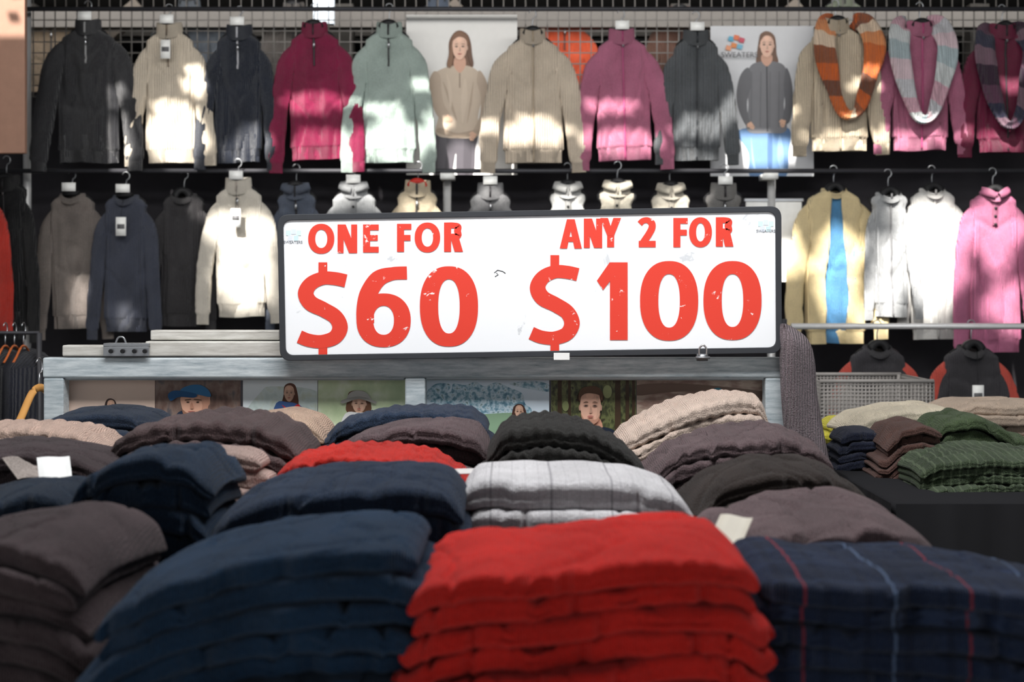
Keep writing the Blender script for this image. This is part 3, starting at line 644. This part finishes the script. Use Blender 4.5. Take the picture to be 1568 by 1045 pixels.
# ---------------------------------------------------------------- folded stacks
def stack(name,prof,Yf,D,T,mat,base=TZ,seed=0,wr=0.006,ribp=0,riba=0.0015,drop=0.006,ridge=0.3,nmax=24,yaw=0,fine=0.003,flat=0.05,jx=0.012,vis=6,cre=0.006):
    Yr=Yf+ridge*D; P=[W(u,v,Yr) for u,v in prof]; xs=[p.x for p in P]; zs=[p.z for p in P]
    X0,X1=xs[0],xs[-1]; mb=MB(); g=np.linspace(X0,X1,240); d=np.interp(g,xs,zs); k=np.hanning(31); k/=k.sum()
    d=np.convolve(np.concatenate([np.full(15,d[0]),d,np.full(15,d[-1])]),k,'valid'); Zm=float(d.mean())
    n=max(1,min(nmax,int(round((Zm-base)/T)))); T0=(Zm-base-0.004)/n
    xc=(X0+X1)/2; yc=Yf+D/2; rj=random.uniform
    for i in range(n):
        hi=i<vis; NU=(190 if ribp else 150) if hi else 40
        a0=min(0.85,i*flat)
        xl=X0-jx*ss(i/3)*0.7+rj(-jx,jx)*(i>0); xr=X1+jx*ss(i/3)*0.7+rj(-jx,jx)*(i>0); yf=Yf+rj(-0.014,0.012)*(i>0); yb=Yf+D
        m=mat; R=T0*0.6; slope=rj(-0.04,0.04); pin=rj(0.0,0.5)
        rings=[]
        for q in range(NU+1):
            t=q/NU; t=0.5-0.5*math.cos(math.pi*t) if not ribp else t
            x=xl+(xr-xl)*t; de=min(x-xl,xr-x); e=math.sqrt(max(0,1-(1-min(de/R,1))**2)); e=max(e,0.04)
            z0=float(np.interp(x,g,d)); zt=z0*(1-a0)+Zm*a0-i*T0-T0/2
            th=1-pin*(1-ss(de/0.09))*(0.5+0.5*math.sin(i*2.1+seed+(0 if x<xc else 2)))
            th*=1-0.16*max(0,nz(x*5,i*1.7,seed+8))
            r=(T0/2)*e*1.04*th
            cr=0.024*(1-min(de/0.05,1))**2
            tk=max(0,1-abs(nz(x*6+i*3.7,seed,2.2))/0.05)
            y0=yf+cr+slope*(x-xc)+0.016*nz(x*7,i*2.3,seed)+0.006*nz(x*26,i*4.3,seed)+0.009*tk+r; y1=yb-cr-r; ring_=[]; pts=[]
            for k2 in range(17):
                an=math.pi*1.5-math.pi*k2/16; c_=math.cos(an); s_=math.sin(an)
                off=0.3*nz(x*5,i*2.9,seed+6)
                # two plies of cloth meeting at the folded edge
                lobe=1-0.60*math.exp(-((s_-off)/0.12)**2)*(0.6+0.5*nz(x*9,i,seed+4))
                pts.append((y0+r*0.65*c_*lobe,r*math.copysign(abs(s_)**0.7,s_)))
            nt_=(34 if i<2 else 14) if hi else 8
            for k2 in range(1,nt_): pts.append((y0+(y1-y0)*k2/nt_, r))
            for k2 in range(5): an=math.pi/2-math.pi*k2/4; pts.append((y1+r*math.cos(an),r*math.sin(an)))
            for k2 in range(1,6): pts.append((y1-(y1-y0)*k2/6,-r))
            for (y,zr) in pts:
                if ribp: zr+=riba*math.cos(2*math.pi*x/ribp)*(1 if zr>0 else -1)*e
                f=(y-Yf)/D; s1=1-ss(f/0.45)
                z=zt+zr-drop*s1*s1*(1-0.04*i)
                z+=wr*nz(x*6+seed*1.3,y*6,seed+i*0.15)
                if hi:
                    top=(1 if zr>0 else 0.4)
                    z+=fine*nz(x*22+seed,y*14+x*9,seed+i*1.1)*top
                    wv_=nz(x*7+seed*2+1.4*nz(x*4,y*4,seed),y*9-x*4,seed*1.9+i*0.8)
                    z-=cre*max(0,1-abs(wv_)/0.07)*top*e
                    wv2=nz(x*16+seed*4,y*12+x*6,seed+i*0.7+50)
                    z-=cre*0.45*max(0,1-abs(wv2)/0.10)*top*e
                b=ss((f-0.75)/0.25); z-=0.006*b
                yy=y
                if yaw:
                    dx,dy=x-xc,yy-yc; X=xc+dx*math.cos(yaw)-dy*math.sin(yaw); Yy=yc+dx*math.sin(yaw)+dy*math.cos(yaw)
                else: X,Yy=x,yy
                ring_.append((X,Yy,z))
            rings.append(ring_)
        mb.loft(rings,m)
    return mb.obj(name)
def ck(col,rib=110,**k): 
    k.setdefault('dist',0.0035); k.setdefault('hs',360); k.setdefault('ribw',0.35); return knit(col,rib,k.pop('heather',0.4),k.pop('bump',1.0),sheen=0.09,**k)
NAVY=ck((24,45,67)); NAVY2=ck((32,44,62),lines=((0,0.055,0.0,0.002,(20,28,42),0.6),)); RED_=ck((184,34,28)); RED2=ck((176,38,30))
TAU=ck((92,77,79)); TAUD=ck((64,54,56)); GREY=ck((198,196,198),heather=0.35,lines=((0,0.085,0.055,0.0025,(120,118,122),0.7),(0,0.019,0.0,0.0012,(160,158,162),0.5)))
BBR=ck((44,37,34)); BLK=ck((33,32,30)); BEI=ck((202,182,168)); TAN=ck((188,162,148))
PLD=ck((27,37,58),lines=((0,0.17,W(1215,0,1.5).x,0.003,(132,44,54),0.75),(0,0.17,W(1350,0,1.5).x,0.003,(104,124,156),0.5),(0,0.0425,W(1215,0,1.4).x,0.008,(18,24,40),0.5),(1,0.06,0.02,0.004,(56,70,100),0.4)))
stack('folded_brown_sweater_stack',[(-150,830),(0,806),(70,800),(130,812),(168,834),(182,866)],1.50,0.30,0.026,TAUD,seed=1,wr=0.014,yaw=-0.1,cre=0.008)
stack('crumpled_brown_sweater',[(120,890),(150,868),(200,868),(238,888)],1.68,0.14,0.03,ck((72,60,58)),seed=51,wr=0.02,cre=0.012,fine=0.006)
stack('folded_navy_sweater_stack',[(170,932),(200,896),(280,855),(400,828),(540,816),(625,818),(645,836)],1.42,0.30,0.026,NAVY,seed=2,wr=0.010,flat=0.03,cre=0.008)
stack('folded_red_sweater_stack',[(630,900),(660,868),(740,850),(860,842),(960,824),(1060,822),(1120,832),(1146,862)],1.40,0.30,0.026,RED_,seed=3,wr=0.010,flat=0.025,cre=0.008)
stack('folded_plaid_sweater_stack',[(1150,864),(1200,857),(1290,868),(1420,868),(1560,884),(1660,905)],1.44,0.28,0.023,PLD,seed=4,wr=0.006)
stack('folded_navy_sweater_stack',[(-160,790),(-60,765),(20,748),(80,744),(128,760)],1.90,0.28,0.034,ck((27,38,52)),seed=5,wr=0.016,cre=0.010)
stack('folded_navy_sweater_stack',[(118,762),(150,715),(200,692),(260,686),(310,700),(342,740)],1.86,0.28,0.034,ck((25,39,56)),seed=6,wr=0.018,cre=0.014,fine=0.006)
stack('folded_navy_sweater_stack',[(322,808),(352,768),(430,742),(550,724),(650,722),(695,730),(712,760)],1.84,0.28,0.038,NAVY2,seed=7,wr=0.011,drop=0.012,cre=0.010)
stack('folded_grey_sweater_stack',[(708,742),(730,724),(860,722),(960,728),(1030,748),(1062,780)],1.98,0.26,0.040,GREY,seed=8,wr=0.005,flat=0.15,cre=0.004,drop=0.004)
stack('folded_taupe_sweater_stack',[(1070,838),(1110,806),(1200,786),(1330,778),(1400,806),(1446,862)],1.80,0.30,0.030,TAU,seed=9,wr=0.012,cre=0.011,drop=0.012)
stack('folded_dark_taupe_sweater_stack',[(-120,700),(-20,682),(60,680),(120,690),(178,716)],2.26,0.28,0.028,TAUD,seed=10,wr=0.014,cre=0.009)
stack('folded_cable_knit_sweater_stack',[(176,688),(205,658),(270,640),(340,634),(410,642),(455,668),(470,690)],2.42,0.30,0.034,ck((78,64,64)),seed=11,ribp=0.036,riba=0.0025)
stack('folded_beige_sweater_stack',[(282,694),(310,688),(370,688),(402,700)],2.24,0.14,0.028,ck((160,138,130)),seed=12)
stack('folded_red_sweater_stack',[(422,730),(445,702),(510,690),(590,690),(660,700),(722,738)],2.24,0.28,0.026,RED2,seed=13,ribp=0.022,cre=0.010)
stack('folded_black_rib_sweater_stack',[(745,690),(775,650),(840,640),(900,650),(950,678),(990,716)],2.36,0.30,0.032,BLK,seed=14,ribp=0.020,riba=0.0018)
stack('folded_black_brown_sweater_stack',[(1048,778),(1095,738),(1170,712),(1250,712),(1300,732),(1336,772)],2.16,0.28,0.028,BBR,seed=15,wr=0.016,cre=0.012)
stack('folded_mauve_sweater_stack',[(990,720),(1030,684),(1100,664),(1190,660),(1240,672),(1266,704)],2.50,0.28,0.028,TAU,seed=16,wr=0.012,ribp=0.03,cre=0.009)
stack('folded_tan_sweater_stack',[(-120,664),(-30,652),(60,648),(130,658),(178,684)],2.60,0.22,0.028,TAN,seed=17,ribp=0.026)
stack('folded_navy_sweater_stack',[(70,650),(95,632),(160,626),(220,632),(255,652)],2.88,0.26,0.030,ck((38,48,64)),seed=18)
stack('folded_tan_sweater_stack',[(372,650),(395,634),(440,630),(480,640),(502,662)],2.86,0.28,0.030,ck((184,158,138)),seed=19)
stack('folded_blue_rib_sweater_stack',[(498,664),(530,640),(590,627),(660,625),(720,630),(748,650)],2.88,0.26,0.030,ck((42,54,73)),seed=20,ribp=0.028)
stack('folded_mauve_sweater_stack',[(500,692),(545,662),(620,648),(690,648),(735,660),(750,688)],2.58,0.26,0.030,TAU,seed=21,wr=0.014,cre=0.010)
stack('folded_beige_sweater_stack',[(948,668),(985,644),(1050,616),(1110,602),(1160,602),(1170,640)],2.84,0.30,0.032,BEI,seed=22,ribp=0.024,wr=0.01)
stack('folded_tan_sweater_stack',[(255,672),(300,662),(340,664),(370,680)],2.84,0.30,0.030,TAN,seed=23)
stack('folded_tan_sweater_stack',[(752,674),(800,662),(880,662),(945,680)],2.84,0.30,0.030,ck((150,130,118)),seed=24)

CARD=plain((232,232,230),0.5)
def card(c,w,h,ry,rx,name,col=CARD):
    mb=MB(); n=6; rings=[]
    for i in range(n+1):
        u=(i/n-0.5)*w; rings.append([(u,-h/2,0.002*math.sin(i)),(u,h/2,0.002*math.sin(i)),(u,h/2,0.001+0.002*math.sin(i)),(u,-h/2,0.001+0.002*math.sin(i))])
    mb.loft(rings,col); 
    o=mb.obj(name,smooth=False); o.location=c; o.rotation_euler=(rx,0.0,ry); return o
card(W(84,722,2.22),0.05,0.05,0.5,1.0,'price_tag'); card(W(38,716,2.24)+Vector((0,0,0.0)),0.05,0.06,0.8,0.5,'swing_tag',ck((150,140,134)))
card(W(1118,818,1.80)+Vector((0,0.0,0.004)),0.045,0.05,-0.6,0.7,'swing_tag',plain((190,184,170),0.5))
card(W(820,724,2.29),0.32,0.05,-0.04,0.04,'cardboard_sheet',plain((184,182,180),0.6))

mb=MB(); rings=[]; m=knit((124,112,116),52)
for (v,a,b) in ((496,1194,1202),(503,1192,1216),(520,1192,1236),(550,1194,1246),(600,1196,1250),(650,1200,1258),(700,1206,1268),(760,1212,1276),(840,1214,1278)):
    r=[]; 
    for j in range(48):
        th=2*math.pi*j/48; p=W((a+b)/2+(b-a)/2*math.cos(th),v,3.24); w=1+0.08*math.cos(3*th+v*0.012)+0.2*nz(math.cos(th)*2,math.sin(th)*2,v*0.02)
        r.append((p.x+0.006*nz(th,v*0.02,2),3.24+0.05*math.sin(th)*w*(1 if v>510 else 0.6),p.z))
    rings.append(r)
R2=[[p for p in cat([r[j] for r in rings],False,4)] for j in range(48)]
mb.loft([[R2[j][i] for j in range(48)] for i in range(len(R2[0]))],m); mb.obj('draped_taupe_cardigan')

# ---------------------------------------------------------------- right-hand table
RX0,RX1,RY0,RY1,RZ=0.77,2.3,2.86,4.2,0.98
mb=MB(); bc=plain((24,24,27),0.9,name='black_table_cloth')
mb.box((RX0,RY0,RZ-0.03),(RX1,RY1,RZ),bc)
for x in (RX0+.05,RX1-.05):
    for y in (RY0+.05,RY1-.05): mb.box((x-.02,y-.02,0),(x+.02,y+.02,RZ-.03),STEEL)
for (xa,ya,xb,yb) in ((RX0,RY0,RX1,RY0),(RX0,RY0,RX0,RY1)):
    n=120; rings=[]
    for k in range(9):
        z=RZ-0.002-(RZ-0.03)*k/8; r=[]
        for j in range(n+1):
            t=j/n; x=xa+(xb-xa)*t; y=ya+(yb-ya)*t; q=(0.022*math.sin(j*0.55)+0.01*math.sin(j*1.3))*(k/8)**0.5
            if xa==xb: x+=q-0.008
            else: y+=q-0.008
            r.append((x,y,z))
        rings.append(r)
    mb.loft(rings,bc,closed=False)
mb.obj('black_cloth_table')
GRN=ck((66,78,58),heather=0.5,lines=((0,0.018,0,0.004,(104,116,92),0.5),)); 
stack('folded_green_sweater_stack',[(1396,716),(1420,696),(1500,688),(1580,690),(1640,700)],3.02,0.28,0.019,GRN,base=RZ,seed=31,drop=0.012,wr=0.012,ribp=0.018,riba=0.001,jx=0.02)
stack('draped_green_sweater',[(1422,668),(1436,640),(1480,630),(1505,640),(1540,662),(1580,676),(1640,690)],3.34,0.26,0.03,ck((72,86,60)),base=RZ,seed=32,wr=0.024,cre=0.016,fine=0.006)
stack('folded_brown_sweater_stack',[(1348,676),(1368,652),(1400,646),(1432,656)],3.22,0.26,0.019,ck((86,62,56)),base=RZ,seed=33,wr=0.01,jx=0.015)
stack('folded_cream_sweater_stack',[(1290,652),(1320,634),(1380,622),(1440,620),(1470,640)],3.56,0.3,0.03,ck((216,204,182)),base=RZ,seed=34,cre=0.012)
stack('folded_navy_sweater_stack',[(1284,668),(1300,658),(1330,656),(1350,664)],3.36,0.18,0.022,ck((34,38,54)),base=RZ,seed=35)
stack('folded_tan_sweater_stack',[(1440,626),(1480,612),(1560,614),(1640,620)],3.88,0.3,0.030,ck((190,170,152)),base=RZ,seed=36,cre=0.012)
stack('folded_yellow_scarf_stack',[(1266,650),(1280,640),(1300,638),(1316,648)],3.88,0.2,0.024,ck((206,196,70)),base=RZ,seed=37,wr=0.01)
mb=MB(); cm=plain((150,146,142),0.6,0.2); a=W(1256,640,4.7); b=W(1430,584,4.7); zt=b.z; zb=a.z-0.25
def grid(p0,eu,ev,nu,nv,r=0.003):
    for i in range(nu+1):
        s_=p0+eu*i/nu; mb.tube([s_,s_+ev],r,cm,n=4)
    for i in range(nv+1):
        s_=p0+ev*i/nv; mb.tube([s_,s_+eu],r,cm,n=4)
w=b.x-a.x; dd=0.4; h=zt-zb
grid(Vector((a.x,4.7,zb)),Vector((w,0,0)),Vector((0,0,h)),30,30)
grid(Vector((a.x,4.7+dd,zb)),Vector((w,0,0)),Vector((0,0,h)),30,30); grid(Vector((a.x,4.7,zb)),Vector((0,dd,0)),Vector((0,0,h)),24,30); grid(Vector((b.x,4.7,zb)),Vector((0,dd,0)),Vector((0,0,h)),24,30); grid(Vector((a.x,4.7,zb)),Vector((w,0,0)),Vector((0,dd,0)),16,12)
for y in (4.7,4.7+dd): mb.tube([(a.x,y,zt),(b.x,y,zt)],0.007,cm,n=6)
for x in (a.x+0.01,b.x-0.01):
    for y in (4.71,4.69+dd): mb.tube([(x,y,0),(x,y,zt)],0.007,cm,n=6)
mb.obj('wire_basket')

# ---------------------------------------------------------------- left edge: pillar, hangers
mb=MB(); a=W(-260,0,5.6); b=W(38,235,5.6); mb.box((a.x,5.6,b.z),(b.x,5.63,2.95),plain((132,100,84),0.7)); mb.obj('cardboard_panel',smooth=False,bevel=0.004)
def wood_hanger(name,u,v,Y,wd,mat,yaw=1.1,r=0.013,dr=0.075):
    mb=MB(); c=W(u,v,Y)
    P=cat([(-wd/2,0,-dr),(-wd/3,0,-dr*0.62),(-wd/7,0,-dr*0.12),(0,0,0),(wd/7,0,-dr*0.12),(wd/3,0,-dr*0.62),(wd/2,0,-dr)],n=6)
    def T(p): x=p[0]; return (c.x+x*math.cos(yaw),c.y+x*math.sin(yaw),c.z+p[2])
    mb.tube([T(p) for p in P],r,mat,n=10,sy=0.7)
    hk=[(0,0,0),(0,0,0.035)]+[(0.018*math.sin(a_),0,0.055-0.02*math.cos(a_)) for a_ in np.linspace(0.2,4.2,10)]
    mb.tube([T(p) for p in hk],0.002,CHROME,n=6)
    return mb.obj(name)
WO=plain((206,150,82),0.4); OR=plain((170,90,46),0.4)
wood_hanger('wooden_hanger',60,594,3.6,0.30,WO,yaw=1.45,dr=0.11,r=0.010)
for i,u in enumerate((8,22,36)): wood_hanger('orange_hanger',u,530,4.6,0.18,OR,yaw=1.55,r=0.004,dr=0.05)
mb=MB(); p=W(-80,510,4.6); q=W(60,510,4.6); mb.tube([(p.x,4.6,p.z),(q.x,4.6,p.z)],0.006,DP,n=8)
for x in (p.x,q.x): mb.tube([(x,4.6,0),(x,4.6,p.z)],0.009,DP,n=8)
mb.obj('clothes_rail')
for i,(u0,u1,c) in enumerate(((-70,-2,(40,40,44)),(-30,30,(26,26,30)),(0,60,(30,32,42)))):
    mb=MB(); rings=[]; m=knit(c,52)
    for (v,s_) in ((536,0.2),(544,0.6),(562,1.0),(660,1.05),(760,1.1),(800,1.1)):
        r=[]
        for j in range(28):
            th=2*math.pi*j/28; p=W((u0+u1)/2+(u1-u0)/2*s_*math.cos(th),v,4.6)
            r.append((p.x,4.62+0.03*i+0.2*s_*math.sin(th)*(1+0.1*math.cos(5*th)),p.z))
        rings.append(r)
    mb.loft(rings,m); mb.obj('hanging_dark_jacket')

# ---------------------------------------------------------------- building shell
def slab(name,a,b,mat,**k):
    mb=MB(); mb.box(a,b,mat); return mb.obj(name,smooth=False,**k)
slab('floor',(-4.2,-3,-0.05),(4.2,9.0,0),plain((96,94,92),0.85,name='concrete',nscale=4,var=0.12))
slab('wall_back',(-4.2,8.8,0),(4.2,8.9,3.4),plain((44,44,44),0.9,var=0.2,nscale=3))
slab('wall_left',(-4.2,5.0,0),(-4.1,8.8,3.4),plain((40,38,38),0.9)); slab('wall_right',(4.1,5.0,0),(4.2,8.8,3.4),plain((40,38,38),0.9))
sd=Vector((0.22,0.76,-0.61)).normalized(); RZ_=2.98
rm=plain((60,58,56),0.9,name='gobo_roof_board',nscale=5)
blobs=[(150,138,36,18),(112,212,30,36),(172,214,28,38),(262,190,48,52),(290,110,20,30),(372,216,34,34),(470,148,50,17),(488,222,54,30),(535,236,26,26),(598,212,58,38),(570,150,44,12),(690,185,44,44),(640,120,20,12),
 (812,190,70,22),(936,150,50,12),(950,206,62,20),(1066,186,46,18),(1062,232,34,14),(1160,160,50,26),(1180,232,30,16),(1290,206,62,16),(1400,206,58,16),(1330,120,26,8),(1520,204,44,14),(1550,120,20,12),
 (112,446,14,38),(78,330,22,10),(190,486,16,12),(372,400,48,80),(345,350,30,24),(300,300,18,8),(540,302,48,12),(640,300,44,12),(750,304,30,8),(866,298,46,14),(950,298,38,14),(1040,300,46,14),
 (1430,380,58,95),(1282,400,34,70),(1340,470,34,34),(1360,420,24,65),(1530,350,34,56),(1540,470,28,36),(1200,360,26,40)]
mb=MB(); cell=0.04
def hole(x,y):  # openings traced back along the sun to shape patches on the garments
    t=((RY-0.07)-y)/sd.y; X=x+sd.x*t; Z=RZ_+sd.z*t
    u=CX+X*F/(RY-0.07); v=HY-(Z-ZC)*F/(RY-0.07); s_=0
    for (a,b,c,d) in blobs: s_=max(s_,math.exp(-0.69*(((u-a)/c)**2+((v-b)/d)**2)))
    return s_+0.3*nz(x*7,y*9,3.3)>0.46
x0=-3.2; nx=int(6.4/cell); y0=3.2; ny=int(2.7/cell)
for j in range(ny):
    run=None
    for i in range(nx+1):
        x=x0+i*cell; y=y0+j*cell
        h=i==nx or hole(x+cell/2,y+cell/2)
        if not h and run is None: run=x
        if h and run is not None: mb.box((run,y,RZ_),(x,y+cell,RZ_+0.012),rm); run=None
yE=y0+ny*cell
mb.box((-4.2,-1.6,RZ_),(4.2,y0,RZ_+0.03),rm); mb.box((-4.2,yE,RZ_),(4.2,8.8,RZ_+0.03),rm)
mb.box((-4.2,y0,RZ_),(x0,yE,RZ_+0.03),rm); mb.box((x0+nx*cell,y0,RZ_),(4.2,yE,RZ_+0.03),rm)
mb.obj('gobo_ceiling',smooth=False)  # overhead part is an added, unseen sun blocker with shaped holes
mb=MB(); BM=plain((92,88,84),0.7); 
for y,z in ((7.2,2.80),(8.0,2.9)): mb.box((-4,y,z-0.05),(4,y+0.08,z+0.05),BM)
for x in (-2.6,-0.9,0.9,2.5):
    mb.box((x-0.05,7.6,0),(x+0.05,7.7,2.95),BM); mb.obox((x+0.3,7.55,2.65),(0.33,0,0.28),(0,0.03,0),(0.03,0,-0.035),plain((140,130,120),0.7))
mb.obj('timber_beams',smooth=False)
for (u0,u1,v0,v1,c) in ((832,896,20,90,(224,92,56)),(45,120,24,80,(140,122,102)),(1250,1330,-10,60,(100,106,90)),(250,330,0,60,(80,86,94)),(1010,1070,10,70,(100,70,58)),(420,480,4,70,(90,84,80)),(640,700,-4,60,(70,80,96))):
    sweater('stock_jacket',u0-30,u1+30,v0,v0+190,7.3,c,seed=u0*0.1,cap='black',hook=False)
mb=MB(); p=W(495,18,7.0); mb.box(p+Vector((-.05,0,-.06)),p+Vector((.05,.05,.07)),plain((220,230,240),0.3)); mb.tube([p+Vector((0,0.02,.07)),p+Vector((0,0.02,0.5))],0.006,BLACK); mb.obj('hanging_light_box',smooth=False,bevel=0.01)

# ---------------------------------------------------------------- lights
w=bpy.data.worlds.new('sky'); scn.world=w; w.use_nodes=True; bg=w.node_tree.nodes['Background']
bg.inputs[0].default_value=(0.92,0.96,1.0,1); bg.inputs[1].default_value=0.58
s=bpy.data.lights.new('sun','SUN'); s.energy=18; s.angle=math.radians(1.8); s.color=(1,0.955,0.89)
so=bpy.data.objects.new('sun',s); scn.collection.objects.link(so); so.rotation_euler=sd.to_track_quat('-Z','Y').to_euler()
def area(name,loc,tgt,sx,sy,e,col=(1,1,1)):
    l=bpy.data.lights.new(name,'AREA'); l.shape='RECTANGLE'; l.size=sx; l.size_y=sy; l.energy=e; l.color=col
    o=bpy.data.objects.new(name,l); scn.collection.objects.link(o); o.location=loc
    o.rotation_euler=(Vector(tgt)-Vector(loc)).to_track_quat('-Z','Y').to_euler()
area('fill_area',(0,2.1,2.9),(0,2.95,0.9),2.4,0.6,88,(0.985,0.99,1))  # added fill light over the table, no fixture modelled
area('fill_area',(0,3.9,2.92),(0,6.0,1.9),5.5,0.4,74,(1,0.98,0.95))  # added fill light aimed at the garment wall
area('fill_area',(0,7.0,2.9),(0,8.0,1.6),5.5,0.4,30,(1,0.985,0.96))  # added fill light for the space behind the racks
cam=bpy.data.cameras.new('camera'); cam.lens=50; cam.sensor_width=36; cam.shift_y=-72.5/1568
cam.dof.use_dof=True; cam.dof.focus_distance=3.25; cam.dof.aperture_fstop=5
co=bpy.data.objects.new('camera',cam); scn.collection.objects.link(co); co.location=(0,0,ZC); co.rotation_euler=(math.pi/2,0,0)
scn.camera=co
